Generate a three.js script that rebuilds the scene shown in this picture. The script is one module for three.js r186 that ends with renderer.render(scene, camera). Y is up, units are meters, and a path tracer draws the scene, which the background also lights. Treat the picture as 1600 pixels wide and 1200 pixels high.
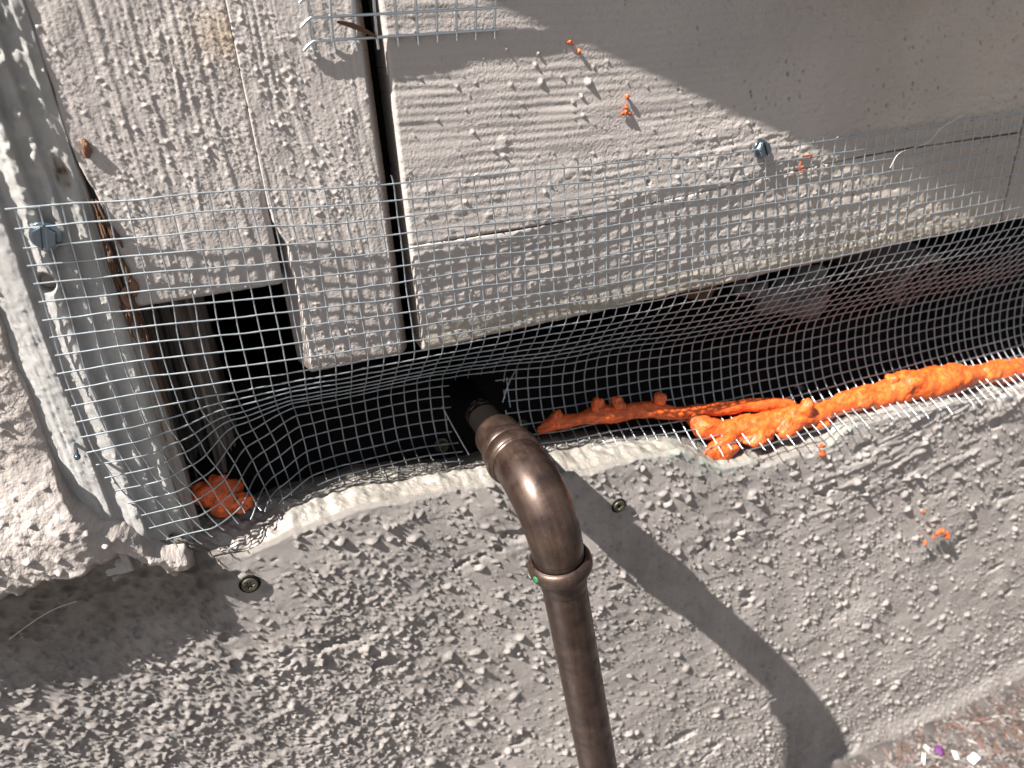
import * as THREE from 'three';
import { mergeGeometries } from 'three/addons/utils/BufferGeometryUtils.js';

// ------------------------------------------------------------------ camera, sky, sun, exposure
const scene = new THREE.Scene();
const camera = new THREE.PerspectiveCamera(56.1, 4 / 3, 0.01, 400);
{
  const F = new THREE.Vector3(0.3021, -0.4391, -0.8462), U = new THREE.Vector3(0.2087, 0.8965, -0.3907);
  camera.position.set(0, 0, 0.276); camera.up.copy(U);
  camera.lookAt(camera.position.clone().add(F));
}
camera.focus = 0.285; camera.userData.fStop = 12;
scene.add(camera);
const SUN = new THREE.Vector3(-3.6, 4.6, 1).normalize();
{
  const W = 512, H = 256, d = new Float32Array(W * H * 4);
  for (let j = 0; j < H; j++) for (let i = 0; i < W; i++) {
    const el = ((j + 0.5) / H - 0.5) * Math.PI, az = ((i + 0.5) / W - 0.5) * 2 * Math.PI;
    const v = new THREE.Vector3(Math.cos(el) * Math.cos(az), Math.sin(el), Math.cos(el) * Math.sin(az));
    const h = Math.max(0, v.y), t = Math.pow(1 - h, 3.2), c = Math.max(0, v.dot(SUN));
    const glow = 0.35 * Math.pow(c, 18) + 0.14 * Math.pow(c, 4);
    const cl = 0.5 + 0.5 * Math.sin(7 * v.x + 3 * Math.sin(5 * v.z)) * Math.sin(9 * v.z + 2 * v.x);
    const cloud = 0.16 * Math.max(0, cl - 0.45);
    const k = (j * W + i) * 4;
    d[k] = 0.78 * (0.10 + 0.17 * t + glow + cloud); d[k + 1] = 0.78 * (0.122 + 0.143 * t + glow * 0.95 + cloud); d[k + 2] = 0.78 * (0.155 + 0.1 * t + glow * 0.88 + cloud); d[k + 3] = 1;
  }
  const sky = new THREE.DataTexture(d, W, H, THREE.RGBAFormat, THREE.FloatType);
  sky.mapping = THREE.EquirectangularReflectionMapping; sky.magFilter = sky.minFilter = THREE.LinearFilter; sky.needsUpdate = true;
  scene.background = sky; scene.environment = sky;
}
const sun = new THREE.DirectionalLight(new THREE.Color(1, 0.965, 0.91), 5);
sun.position.copy(SUN).multiplyScalar(3); sun.castShadow = true; sun.shadow.radius = 0.8;
sun.shadow.mapSize.set(4096, 4096);
Object.assign(sun.shadow.camera, { left: -1, right: 1, top: 1, bottom: -1, near: 0.1, far: 8 });
scene.add(sun, sun.target);
const renderer = new THREE.WebGLRenderer({ antialias: true });
renderer.toneMapping = THREE.LinearToneMapping;
renderer.toneMappingExposure = 3.5;
renderer.shadowMap.enabled = true;

// ------------------------------------------------------------------ noise and helpers
const hash = (x, y, s = 0) => {
  let h = Math.imul(x | 0, 374761393) ^ Math.imul(y | 0, 668265263) ^ Math.imul(s | 0, 1442695041);
  h = Math.imul(h ^ (h >>> 13), 1274126177); h ^= h >>> 16; h = Math.imul(h, 2246822519); h ^= h >>> 15;
  return (h >>> 0) / 4294967296;
};
function vn(x, y, s = 0) {                                     // smooth value noise, -1 .. 1
  const i = Math.floor(x), j = Math.floor(y), fx = x - i, fy = y - j;
  const u = fx * fx * fx * (fx * (fx * 6 - 15) + 10), v = fy * fy * fy * (fy * (fy * 6 - 15) + 10);
  const a = hash(i, j, s), b = hash(i + 1, j, s), c = hash(i, j + 1, s), d = hash(i + 1, j + 1, s);
  return (a + (b - a) * u + (c - a) * v + (a - b - c + d) * u * v) * 2 - 1;
}
const fbm = (x, y, o = 4, s = 0) => { let a = 0, w = 0.5, n = 0; for (let k = 0; k < o; k++) { a += w * vn(x, y, s + k * 17); n += w; x = x * 2.03 + 11.3; y = y * 2.03 - 7.1; w *= 0.5; } return a / n; };
const sst = (a, b, x) => { const t = Math.min(1, Math.max(0, (x - a) / (b - a))); return t * t * (3 - 2 * t); };
function lut(pts, x) {                                         // piecewise curve through [x, y] pairs
  if (x <= pts[0][0]) return pts[0][1];
  for (let i = 1; i < pts.length; i++) if (x <= pts[i][0]) { const t = (x - pts[i - 1][0]) / (pts[i][0] - pts[i - 1][0]); return pts[i - 1][1] + (pts[i][1] - pts[i - 1][1]) * (t * t * (3 - 2 * t) * 0.5 + t * 0.5); }
  return pts[pts.length - 1][1];
}
// rounded paint and mortar nodules scattered in jittered cells; x, y and radii in metres
function nod(x, y, cell, r0, r1, dens, s, flat = 1) {
  const gx = x / cell, gy = y / cell, ci = Math.floor(gx), cj = Math.floor(gy); let m = 0;
  for (let i = ci - 1; i <= ci + 1; i++) for (let j = cj - 1; j <= cj + 1; j++) {
    if (hash(i, j, s) > dens) continue;
    const q = hash(i, j, s + 3), r = r0 + (r1 - r0) * q * q, dx = (i + hash(i, j, s + 1)) * cell - x, dy = ((j + hash(i, j, s + 2)) * cell - y) * (0.8 + 0.5 * hash(i, j, s + 4));
    const k = (dx * dx + dy * dy) / (r * r); if (k >= 1) continue;
    m = Math.max(m, r * flat * (1 - k) * (1 - k) * (1 + 1.5 * k) * 1.1 * (0.6 + 0.8 * hash(i, j, s + 5)));
  }
  return m;
}
let seed = 7; const rnd = () => { seed = (Math.imul(seed, 1664525) + 1013904223) >>> 0; return seed / 4294967296; };
const rr = (a, b) => a + (b - a) * rnd();

const taken = {};
function numbered(n) { const k = taken[n] = (taken[n] ?? -1) + 1; return k ? n + '_' + String(k).padStart(3, '0') : n; }
function tag(o, label, category, group) { o.userData.label = label; o.userData.category = category; if (group) o.userData.group = group; return o; }
function thing(name, label, category, at = [0, 0, 0], group) {
  const g = new THREE.Group(); g.name = numbered(name); g.position.set(...at); scene.add(g); return tag(g, label, category, group);
}
function add(name, geo, mat, parent) {
  const m = new THREE.Mesh(geo, mat); m.name = parent ? name : numbered(name); m.castShadow = m.receiveShadow = true; (parent || scene).add(m); return m;
}
// a sheet of (xs.length x ys.length) vertices; f(a, b) -> [x, y, z, r, g, b]
function sheet(as, bs, f, flip = false) {
  const n = as.length, m = bs.length, P = new Float32Array(n * m * 3), C = new Float32Array(n * m * 3), UV = new Float32Array(n * m * 2);
  for (let j = 0; j < m; j++) for (let i = 0; i < n; i++) {
    const v = f(as[i], bs[j], i, j), k = j * n + i;
    P[k * 3] = v[0]; P[k * 3 + 1] = v[1]; P[k * 3 + 2] = v[2]; C[k * 3] = v[3]; C[k * 3 + 1] = v[4]; C[k * 3 + 2] = v[5];
    UV[k * 2] = v[6] ?? as[i]; UV[k * 2 + 1] = v[7] ?? bs[j];
  }
  const I = new Uint32Array((n - 1) * (m - 1) * 6); let t = 0;
  for (let j = 0; j < m - 1; j++) for (let i = 0; i < n - 1; i++) {
    const a = j * n + i, b = a + 1, c = a + n, d = c + 1;
    if (flip) { I[t++] = a; I[t++] = c; I[t++] = b; I[t++] = b; I[t++] = c; I[t++] = d; }
    else { I[t++] = a; I[t++] = b; I[t++] = c; I[t++] = b; I[t++] = d; I[t++] = c; }
  }
  const g = new THREE.BufferGeometry();
  g.setAttribute('position', new THREE.BufferAttribute(P, 3)); g.setAttribute('color', new THREE.BufferAttribute(C, 3)); g.setAttribute('uv', new THREE.BufferAttribute(UV, 2));
  g.setIndex(new THREE.BufferAttribute(I, 1)); g.computeVertexNormals(); return g;
}
function range(...segs) {                                      // [from, to, step], [to, step] ... -> increasing list
  const r = [segs[0][0]]; let at = segs[0][0];
  segs.forEach((s, k) => { const to = k ? s[0] : s[1], st = k ? s[1] : s[2], n = Math.max(1, Math.round((to - at) / st)); for (let i = 1; i <= n; i++) r.push(at + (to - at) * i / n); at = to; });
  return r;
}
// tube through given points with its own radius at each
function tube(pts, rad, sides = 6, caps = true) {
  const n = pts.length, P = [], N = [], UV = [], I = []; let nx = new THREE.Vector3(), T = new THREE.Vector3(), B = new THREE.Vector3(), L = 0;
  const ref = new THREE.Vector3();
  for (let k = 0; k < n; k++) {
    T.subVectors(pts[Math.min(n - 1, k + 1)], pts[Math.max(0, k - 1)]).normalize();
    if (k === 0) { ref.set(Math.abs(T.x) < 0.7 ? 1 : 0, 0, Math.abs(T.x) < 0.7 ? 0 : 1); } else ref.copy(nx);
    nx.copy(ref).addScaledVector(T, -ref.dot(T)).normalize(); B.crossVectors(T, nx);
    if (k) L += pts[k].distanceTo(pts[k - 1]);
    const r = typeof rad === 'function' ? rad(k, L) : rad;
    const a0 = Math.max(0, k - 1), a1 = Math.min(n - 1, k + 1), sl = typeof rad === 'function' ? (rad(a1, L) - rad(a0, L)) / Math.max(1e-9, pts[a1].distanceTo(pts[a0])) : 0, nl = Math.hypot(1, sl);
    for (let a = 0; a <= sides; a++) {
      const w = a / sides * 2 * Math.PI, c = Math.cos(w), s = Math.sin(w), x = nx.x * c + B.x * s, y = nx.y * c + B.y * s, z = nx.z * c + B.z * s;
      P.push(pts[k].x + x * r, pts[k].y + y * r, pts[k].z + z * r); N.push((x - T.x * sl) / nl, (y - T.y * sl) / nl, (z - T.z * sl) / nl); UV.push(a / sides * 0.05, L);
    }
  }
  for (let k = 0; k < n - 1; k++) for (let a = 0; a < sides; a++) { const p = k * (sides + 1) + a, q = p + sides + 1; I.push(p, p + 1, q, p + 1, q + 1, q); }
  if (caps) for (const [k, f] of [[0, 0], [n - 1, 1]]) {
    const c = P.length / 3; P.push(pts[k].x, pts[k].y, pts[k].z); N.push(0, 0, f ? 1 : -1); UV.push(0, 0);
    for (let a = 0; a < sides; a++) { const p = k * (sides + 1) + a; f ? I.push(c, p, p + 1) : I.push(c, p + 1, p); }
  }
  const g = new THREE.BufferGeometry();
  g.setAttribute('position', new THREE.Float32BufferAttribute(P, 3)); g.setAttribute('normal', new THREE.Float32BufferAttribute(N, 3)); g.setAttribute('uv', new THREE.Float32BufferAttribute(UV, 2)); g.setIndex(I);
  return g;
}
const V = (x, y, z) => new THREE.Vector3(x, y, z);
// a lumpy ball: sphere pushed about by noise
function lump(x, y, z, rx, ry, rz, amp, s, detail = 14) {
  const g = new THREE.SphereGeometry(1, detail * 2, detail), p = g.attributes.position;
  for (let i = 0; i < p.count; i++) {
    const a = p.getX(i), b = p.getY(i), c = p.getZ(i), k = 1 + amp * (fbm(a * 1.1 + s * 3.1 + c * 0.8, b * 1.1 - c * 0.9 + s, 2, s));
    p.setXYZ(i, x + a * rx * k, y + b * ry * k, z + c * rz * k);
  }
  const uv = g.attributes.uv; for (let i = 0; i < p.count; i++) uv.setXY(i, p.getX(i) + p.getZ(i), p.getY(i));
  g.computeVertexNormals(); return g;
}
function noiseTex(n, f, rep, srgb = false) {
  const d = new Uint8Array(n * n * 4);
  for (let j = 0; j < n; j++) for (let i = 0; i < n; i++) { const v = f(i / n, j / n), k = (j * n + i) * 4; for (let c = 0; c < 3; c++) d[k + c] = 255 * Math.min(1, Math.max(0, Array.isArray(v) ? v[c] : v)); d[k + 3] = 255; }
  const t = new THREE.DataTexture(d, n, n); t.wrapS = t.wrapT = THREE.RepeatWrapping; t.magFilter = THREE.LinearFilter; t.minFilter = THREE.LinearMipmapLinearFilter; t.generateMipmaps = true;
  t.repeat.set(1 / rep, 1 / rep); if (srgb) t.colorSpace = THREE.SRGBColorSpace; t.needsUpdate = true; return t;
}
const tile = (f) => (u, v) => { const a = f(u, v), b = f(u - 1, v), c = f(u, v - 1), d = f(u - 1, v - 1), s = sst(0, 1, u), t = sst(0, 1, v); return (a * (1 - s) + b * s) * (1 - t) + (c * (1 - s) + d * s) * t; };
const grainT = noiseTex(512, tile((u, v) => 0.5 + 0.9 * fbm(u * 60, v * 60, 4, 5)), 0.05);
const roughT = noiseTex(512, tile((u, v) => 0.72 + 0.5 * fbm(u * 14, v * 14, 5, 15)), 0.07);
const woodT = noiseTex(512, tile((u, v) => 0.5 + 0.6 * fbm(u * 90, v * 5, 4, 25) + 0.25 * fbm(u * 20, v * 20, 3, 26)), 0.06);

const foamT = noiseTex(256, tile((u, v) => { const k = 0.86 + 0.4 * fbm(u * 12, v * 12, 4, 35), d = sst(0.42, 0.5, fbm(u * 40, v * 40, 2, 36)); return [k * (1 - 0.5 * d), k * (1 - 0.6 * d), k * (1 - 0.6 * d)][0]; }), 0.03, true);
const M = {
  paint: new THREE.MeshStandardMaterial({ vertexColors: true, roughness: 0.48, roughnessMap: roughT, bumpMap: grainT, bumpScale: 0.00012 }),
  stucco: new THREE.MeshStandardMaterial({ vertexColors: true, roughness: 0.44, roughnessMap: roughT, bumpMap: grainT, bumpScale: 0.00022 }),
  post: new THREE.MeshStandardMaterial({ vertexColors: true, roughness: 0.7, bumpMap: woodT, bumpScale: 0.0003 }),
  raw: new THREE.MeshStandardMaterial({ color: new THREE.Color(0.17, 0.085, 0.048), roughness: 0.85, bumpMap: woodT, bumpScale: 0.0005 }),
  zinc: new THREE.MeshStandardMaterial({ color: new THREE.Color(0.4, 0.43, 0.455), metalness: 0.9, roughness: 0.42 }),
  screw: new THREE.MeshStandardMaterial({ color: new THREE.Color(0.2, 0.245, 0.28), metalness: 1, roughness: 0.22 }),
  old: new THREE.MeshStandardMaterial({ color: new THREE.Color(0.1, 0.09, 0.065), metalness: 0.7, roughness: 0.45 }),
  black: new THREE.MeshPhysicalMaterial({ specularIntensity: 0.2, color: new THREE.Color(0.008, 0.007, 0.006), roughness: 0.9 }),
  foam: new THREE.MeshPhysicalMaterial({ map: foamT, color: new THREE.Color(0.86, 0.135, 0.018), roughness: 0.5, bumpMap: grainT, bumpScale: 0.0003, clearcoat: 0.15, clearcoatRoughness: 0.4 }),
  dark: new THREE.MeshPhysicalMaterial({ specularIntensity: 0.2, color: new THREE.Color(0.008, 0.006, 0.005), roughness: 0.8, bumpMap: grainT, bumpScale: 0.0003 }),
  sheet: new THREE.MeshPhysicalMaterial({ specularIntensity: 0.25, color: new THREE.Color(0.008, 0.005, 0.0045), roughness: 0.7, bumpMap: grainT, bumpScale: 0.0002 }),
  plastic: new THREE.MeshStandardMaterial({ color: new THREE.Color(0.13, 0.11, 0.1), roughness: 0.6 }),
  lumpstone: new THREE.MeshStandardMaterial({ color: new THREE.Color(0.16, 0.15, 0.145), roughness: 0.85 }),
  inlet: new THREE.MeshPhysicalMaterial({ color: new THREE.Color(0.005, 0.004, 0.0035), roughness: 0.95, specularIntensity: 0.03, bumpMap: grainT, bumpScale: 0.0002 }),
  heavy: new THREE.MeshStandardMaterial({ color: new THREE.Color(0.55, 0.6, 0.63), metalness: 0.85, roughness: 0.3 }),
  thread: new THREE.MeshStandardMaterial({ color: new THREE.Color(0.75, 0.73, 0.68), roughness: 0.9 }),
};
const PAINT = [0.352, 0.316, 0.296];
const tint = (c, k) => [c[0] * k, c[1] * k, c[2] * k];
const mixc = (a, b, t) => [a[0] + (b[0] - a[0]) * t, a[1] + (b[1] - a[1]) * t, a[2] + (b[2] - a[2]) * t];

// ------------------------------------------------------------------ the setting: ground
{
  const xs = range([-150, -3, 20], [-0.3, 0.4], [0.25, 0.05], [1, 0.0025], [1.4, 0.05], [4, 0.4], [150, 20]);
  const zs = range([-0.05, 0, 0.02], [0.2, 0.0025], [0.6, 0.05], [4, 0.4], [200, 20]);
  const g = sheet(xs, zs, (x, z) => {
    const near = sst(0.2, 0.3, x) * (1 - sst(0.95, 1, x)) * (1 - sst(0.15, 0.2, z));
    const y = -0.524 + near * (0.0035 * fbm(x * 70, z * 70, 4, 61) + 0.004 * (1 - sst(0, 0.03, z)));
    const k = 0.85 + 0.5 * fbm(x * 90, z * 90, 3, 62), c = mixc([0.058, 0.049, 0.046], [0.1, 0.09, 0.086], 0.5 + 0.5 * vn(x * 60, z * 60, 63));
    return [x, y, z, ...tint(c, k), x, z];
  }, true);
  const o = add('ground', g, M.stucco); o.userData.kind = 'structure'; o.userData.label = 'reddish gritty ground at the foot of the rough wall';
}

// ------------------------------------------------------------------ stucco plinth
const crest = [[-0.3, -0.174], [-0.052, -0.175], [-0.041, -0.188], [-0.0289, -0.1915], [-0.0237, -0.1905], [-0.0041, -0.1862], [0.0211, -0.1842], [0.0619, -0.1870], [0.0803, -0.1905], [0.1335, -0.1965], [0.1623, -0.1960], [0.1849, -0.1975], [0.2139, -0.2165], [0.2568, -0.2204], [0.2843, -0.2227], [0.3009, -0.2140], [0.3344, -0.2140], [0.4434, -0.2244], [1.5, -0.24]];
const back = [[-0.3, -0.168], [-0.055, -0.168], [-0.0442, -0.183], [-0.0121, -0.183], [0.0253, -0.1815], [0.0800, -0.1915], [0.1282, -0.1910], [0.1929, -0.2060], [0.2271, -0.2195], [0.2905, -0.2210], [0.3548, -0.2210], [0.4696, -0.2315], [1.5, -0.246]];
const plinthFront = (x, y) => 0.0038 + 0.003 * sst(0.02, 0.16, x) + 0.0018 * fbm(x * 14, y * 14, 3, 71);
function stuccoH(x0, y0) {
  let x = x0 + 0.0016 * vn(x0 * 110, y0 * 110, 141) + 0.0006 * vn(x0 * 420, y0 * 420, 142), y = y0 + 0.0012 * vn(x0 * 110, y0 * 110, 143) + 0.0005 * vn(x0 * 420, y0 * 420, 144);
  const right = sst(0.02, 0.2, x + 0.2 * (y + 0.3)), low = sst(-0.4, -0.5, y), leftRough = (1 - sst(-0.02, 0.1, x)) * sst(-0.19, -0.235, y);
  const patch = sst(-0.06, -0.04, x) * (1 - sst(-0.012, 0.002, x)) * sst(-0.25, -0.235, y);
  const m1 = 0.5 + 0.5 * fbm(x * 22, y * 22, 3, 72), m2 = 0.5 + 0.5 * fbm(x * 12 + 4, y * 12, 3, 73);
  let h = 0.0005 * fbm(x * 55, y * 75, 2, 74);
  // trowelled ridges, drawn out sideways
  const rid = fbm(x * 42, y * 150 + 2.2 * vn(x * 7, y * 9, 76), 3, 75);
  h += (0.0006 + 0.0024 * sst(0.24, 0.36, x) * sst(-0.3, -0.25, y)) * Math.max(0, rid - 0.1) * (0.45 + 0.9 * m2) * (1 - 0.75 * low) * (1 - 0.6 * leftRough);
  // nodules of three sizes
  const cal = 1 - 0.75 * patch, soft = 1 - 0.18 * right * (1 - low);
  h += nod(x * 0.72, y, 0.0062, 0.0011, 0.0026, (0.16 + 0.34 * m1) * (1 - 0.7 * leftRough) * cal, 80, 0.75) * (1 - 0.3 * low) * soft;
  h += nod(x * 0.8, y, 0.0031, 0.0007, 0.0016, (0.12 + 0.55 * m1 * m2 + 0.4 * low + 0.45 * leftRough) * cal, 90, 0.75) * soft;
  h += nod(x, y, 0.0019, 0.0005, 0.001, (0.05 + 0.16 * m2 + 0.6 * low + 0.6 * leftRough) * cal, 130, 0.75);
  h += leftRough * 0.0013 * Math.max(0, fbm(x * 150, y * 200, 3, 97)) * cal + 0.0009 * (leftRough + 0.6 * low) * Math.max(0, fbm(x * 420, y * 420, 2, 95)) * cal;
  // a few deep pits and scored nicks
  h -= 0.0016 * sst(0.5, 0.66, fbm(x * 45, y * 90, 3, 98));
  h += 0.00008 * fbm(x * 700, y * 700, 2, 96);
  return h;
}
{
  const xs = range([-1.6, -0.3, 0.1], [-0.15, 0.01], [0.6, 0.00068], [0.8, 0.0009], [0.9, 0.01], [1.8, 0.1]);
  const n1 = 500, n2 = 44, ps = []; for (let j = 0; j <= n1 + n2; j++) ps.push(j);
  const g = sheet(xs, ps, (x, p) => {
    const jag = 0.0034 * fbm(x * 75, 3.3, 4, 101), yc = lut(crest, x) + jag, yb = lut(back, x) + 0.0012 * fbm(x * 120, 9, 3, 102);
    const zf = plinthFront(x, yc - 0.004);
    if (p <= n1) {
      const y = -0.535 + (yc + 0.535) * (p / n1), e = sst(0.0022, 0, yc - y);
      let z = plinthFront(x, y) + stuccoH(x, y) * (1 - 0.5 * e) - 0.0015 * e;
      z += 0.006 * sst(-0.5, -0.53, y);
      const dirt = 0.92 + 0.16 * fbm(x * 30, y * 30, 4, 103) + 0.12 * fbm(x * 60, y * 9, 3, 145) - 0.25 * sst(0.55, 0.75, fbm(x * 240, y * 240, 2, 146)), lo = sst(-0.46, -0.53, y);
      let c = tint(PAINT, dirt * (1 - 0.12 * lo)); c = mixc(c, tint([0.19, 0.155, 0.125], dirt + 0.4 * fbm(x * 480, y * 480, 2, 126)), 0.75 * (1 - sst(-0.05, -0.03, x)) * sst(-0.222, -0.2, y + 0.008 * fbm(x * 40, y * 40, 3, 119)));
      c = mixc(c, tint([0.25, 0.225, 0.195], dirt), 0.6 * sst(0.003, 0, yc - y));
      const gr = Math.exp(-(((x - 0.2) / 0.03) ** 2)) + Math.exp(-(((x - 0.297) / 0.012) ** 2));
      c = mixc(c, [0.36, 0.4, 0.34], 0.7 * gr * sst(0.012, 0.003, yc - y) * sst(-0.3, 0.3, fbm(x * 200, y * 200, 3, 104)));
      c = mixc(c, [0.16, 0.13, 0.1], 0.35 * lo * sst(0.1, 0.5, fbm(x * 80, y * 80, 3, 105)));
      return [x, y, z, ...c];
    }
    const t = (p - n1) / n2, y0 = yc - 0.0007, tt = sst(0, 1, Math.min(1, t * 1.1));
    let y = y0 + (yb - y0) * tt + (0.0018 * fbm(x * 75, t * 2.6, 3, 106) + 0.0016 * fbm(x * 230, t * 7.5, 3, 121) + nod(x, t * 0.03, 0.0022, 0.0004, 0.0011, 0.4, 107, 0.5)) * Math.sin(Math.PI * Math.min(1, 0.06 + t * 1.15));
    let z = zf - 0.0015 - (zf + 0.026) * t;
    y += 0.0016 * Math.sin(Math.PI * Math.min(1, t * 1.1));
    const k = 0.9 + 0.25 * fbm(x * 110, t * 7, 4, 108), gr = Math.exp(-(((x - 0.2) / 0.028) ** 2)) + Math.exp(-(((x - 0.297) / 0.012) ** 2));
    let c = mixc([0.215, 0.195, 0.172], [0.185, 0.207, 0.182], 0.8 * Math.min(1, gr) * sst(-0.2, 0.4, fbm(x * 180, t * 5, 3, 109)));
    const co = sst(-0.005, -0.022, x); y += co * (0.0012 * fbm(x * 330, t * 12, 3, 127) - 0.0005); z += co * 0.0014 * fbm(x * 260, t * 9 + 4, 3, 128); c = mixc(c, [0.25, 0.22, 0.2], co);
    c = mixc(c, [0.1, 0.075, 0.06], sst(0.75, 0.95, t));
    return [x, y, z, ...tint(c, k), x, y - z];
  });
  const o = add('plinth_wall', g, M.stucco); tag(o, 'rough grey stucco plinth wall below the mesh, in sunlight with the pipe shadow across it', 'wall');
}
// upper render to the left of the post, standing proud of the plinth
{
  const xs = range([-1.6, -0.3, 0.1], [-0.16, 0.01], [-0.0435, 0.00075]);
  const ys = range([-0.2, 0.04, 0.00075], [0.2, 0.01], [1.2, 0.1]);
  const postBottom = [[-0.09, -0.141], [-0.083, -0.1435], [-0.079, -0.156], [-0.0735, -0.163], [-0.066, -0.1705], [-0.0585, -0.1815], [-0.05, -0.186], [-0.04, -0.187]];
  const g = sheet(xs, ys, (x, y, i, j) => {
    const low = sst(-0.12, -0.155, y + 0.3 * (x + 0.085) * 0);
    let z = 0.0026 + (0.0135 - 0.0045 * sst(-0.084, -0.068, x)) * sst(-0.125, -0.165, y) + 0.0012 * fbm(x * 30, y * 30, 3, 111);
    z += nod(x, y, 0.0042, 0.0006, 0.0022, 0.35 + 0.5 * low, 112, 0.8) + 0.0016 * Math.max(0, fbm(x * 150, y * 190, 3, 113)) * (0.3 + low) + 0.0005 * fbm(x * 420, y * 420, 2, 114);
    // hide behind the post where the post stands
    const pb = lut(postBottom, x) + 0.003 + 0.0022 * fbm(x * 80, y * 80, 2, 118), inPost = sst(-0.0826, -0.0812, x + 0.0014 * fbm(y * 90, 2, 4, 124)) * sst(pb - 0.002, pb + 0.006, y + 0.0016 * fbm(x * 260, y * 260, 3, 131));
    z = z * (1 - inPost) + (-0.0012 + 0.0008 * fbm(x * 200, y * 200, 2, 129)) * inPost;
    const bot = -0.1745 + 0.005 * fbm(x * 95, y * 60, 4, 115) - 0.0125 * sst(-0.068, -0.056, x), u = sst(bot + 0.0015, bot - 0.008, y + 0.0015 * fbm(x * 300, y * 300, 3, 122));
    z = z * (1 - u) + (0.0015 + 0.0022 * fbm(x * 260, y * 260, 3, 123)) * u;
    const endX = sst(-0.049, -0.0445, x + 0.0012 * fbm(y * 160, 4, 3, 116)); z = z * (1 - endX) - 0.01 * endX;
    const k = 0.9 + 0.2 * fbm(x * 35, y * 35, 4, 117);
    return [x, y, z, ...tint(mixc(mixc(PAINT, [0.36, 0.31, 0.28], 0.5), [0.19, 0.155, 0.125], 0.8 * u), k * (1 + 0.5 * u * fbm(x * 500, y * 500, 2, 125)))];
  });
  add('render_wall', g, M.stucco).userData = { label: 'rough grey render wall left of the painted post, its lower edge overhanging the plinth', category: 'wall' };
}

// ------------------------------------------------------------------ painted timber wall: boards
const timber = thing('timber_wall', 'wall of grey painted timber boards above the dark gap, partly in shade', 'wall');
function board(x0, x1, y0, y1, f, step, xBig, round = [1, 1, 1, 1]) {
  const ins = (a, b, st) => range([a, b, st]);
  let xs = ins(x0, Math.min(x1, xBig ?? 9), step); if (xBig && x1 > xBig) xs = xs.concat(range([xBig, x1, 0.08]).slice(1));
  let ys = ins(y0, Math.min(y1, 0.03), step); if (y1 > 0.03) ys = ys.concat(range([0.03, y1, 0.05]).slice(1));
  xs = [x0 - 1e-9, ...xs, x1 + 1e-9]; ys = [y0 - 1e-9, ...ys, y1 + 1e-9];
  const n = xs.length, m = ys.length;
  const g = sheet(xs, ys, (x, y, i, j) => {
    const v = f(x, y); let z = v.z;
    [x - x0, x1 - x, y - y0, y1 - y].forEach((e, k) => { if (round[k]) z -= 0.001 * round[k] * (1 - sst(0, 0.0013 * round[k], e)); });
    if (i === 0 || j === 0 || i === n - 1 || j === m - 1) z = -0.019;
    return [x, y, z, ...v.c];
  });
  const o = add('board', g, M.paint, timber); return o;
}
const shadeDirt = (x, y, s) => 0.95 + 0.12 * fbm(x * 25, y * 25, 4, s);
const grainV = (x, y, s) => fbm(x * 420 + 4 * vn(x * 20, y * 12, s), y * 16, 3, s);   // upright grain
// board beside the post
board(-0.0462, 0.00998, -0.0805, 1.1, (x, y) => {
  const cl = sst(0.12, 0.5, fbm(x * 30 + 3, y * 26, 3, 201) + 0.7 * Math.exp(-(((x - 0.004) / 0.014) ** 2 + ((y + 0.012) / 0.02) ** 2)));
  let z = 0.00026 * grainV(x * 1.5, y, 202) + 0.0002 * fbm(x * 260, y * 150, 3, 209) + 0.00025 * fbm(x * 90, y * 60, 3, 203) + 0.0001 * Math.max(0, Math.sin(x * 900 + 3 * vn(x * 40, y * 30, 206))) * sst(-0.2, 0.3, vn(x * 300, y * 40, 200)) + nod(x, y, 0.0024, 0.0004, 0.0011, 0.03 + 0.5 * cl, 204, 0.4);
  z += nod(x, y, 0.0013, 0.0003, 0.0007, 0.12 + 0.5 * cl, 208, 0.38) - 0.0022 * sst(0.0075, 0.0098, x) * sst(-0.035, -0.062, y) * (0.8 + 0.5 * vn(y * 120, 1, 207)) - 0.0002 * sst(0.0085, 0.0098, x) - 5 * Math.max(0, -0.0462 + 0.0041 * sst(-0.018, -0.05, y) + 0.0006 * fbm(y * 120, 6, 3, 234) - x) + 0.00035 * (1 - sst(0.0003, 0.001, Math.abs(x + 0.0095 - 0.06 * y))) * sst(-0.3, 0.2, vn(y * 90, 3, 238));
  z = Math.max(z, -0.016); const ylw = 0.5 * cl * Math.exp(-(((x - 0.01) / 0.012) ** 2 + ((y - 0.004) / 0.008) ** 2));
  return { z, c: tint(mixc(PAINT, [0.42, 0.3, 0.18], ylw), shadeDirt(x, y, 205)) };
}, 0.00042, undefined, [0, 0, 1, 1]);
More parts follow.
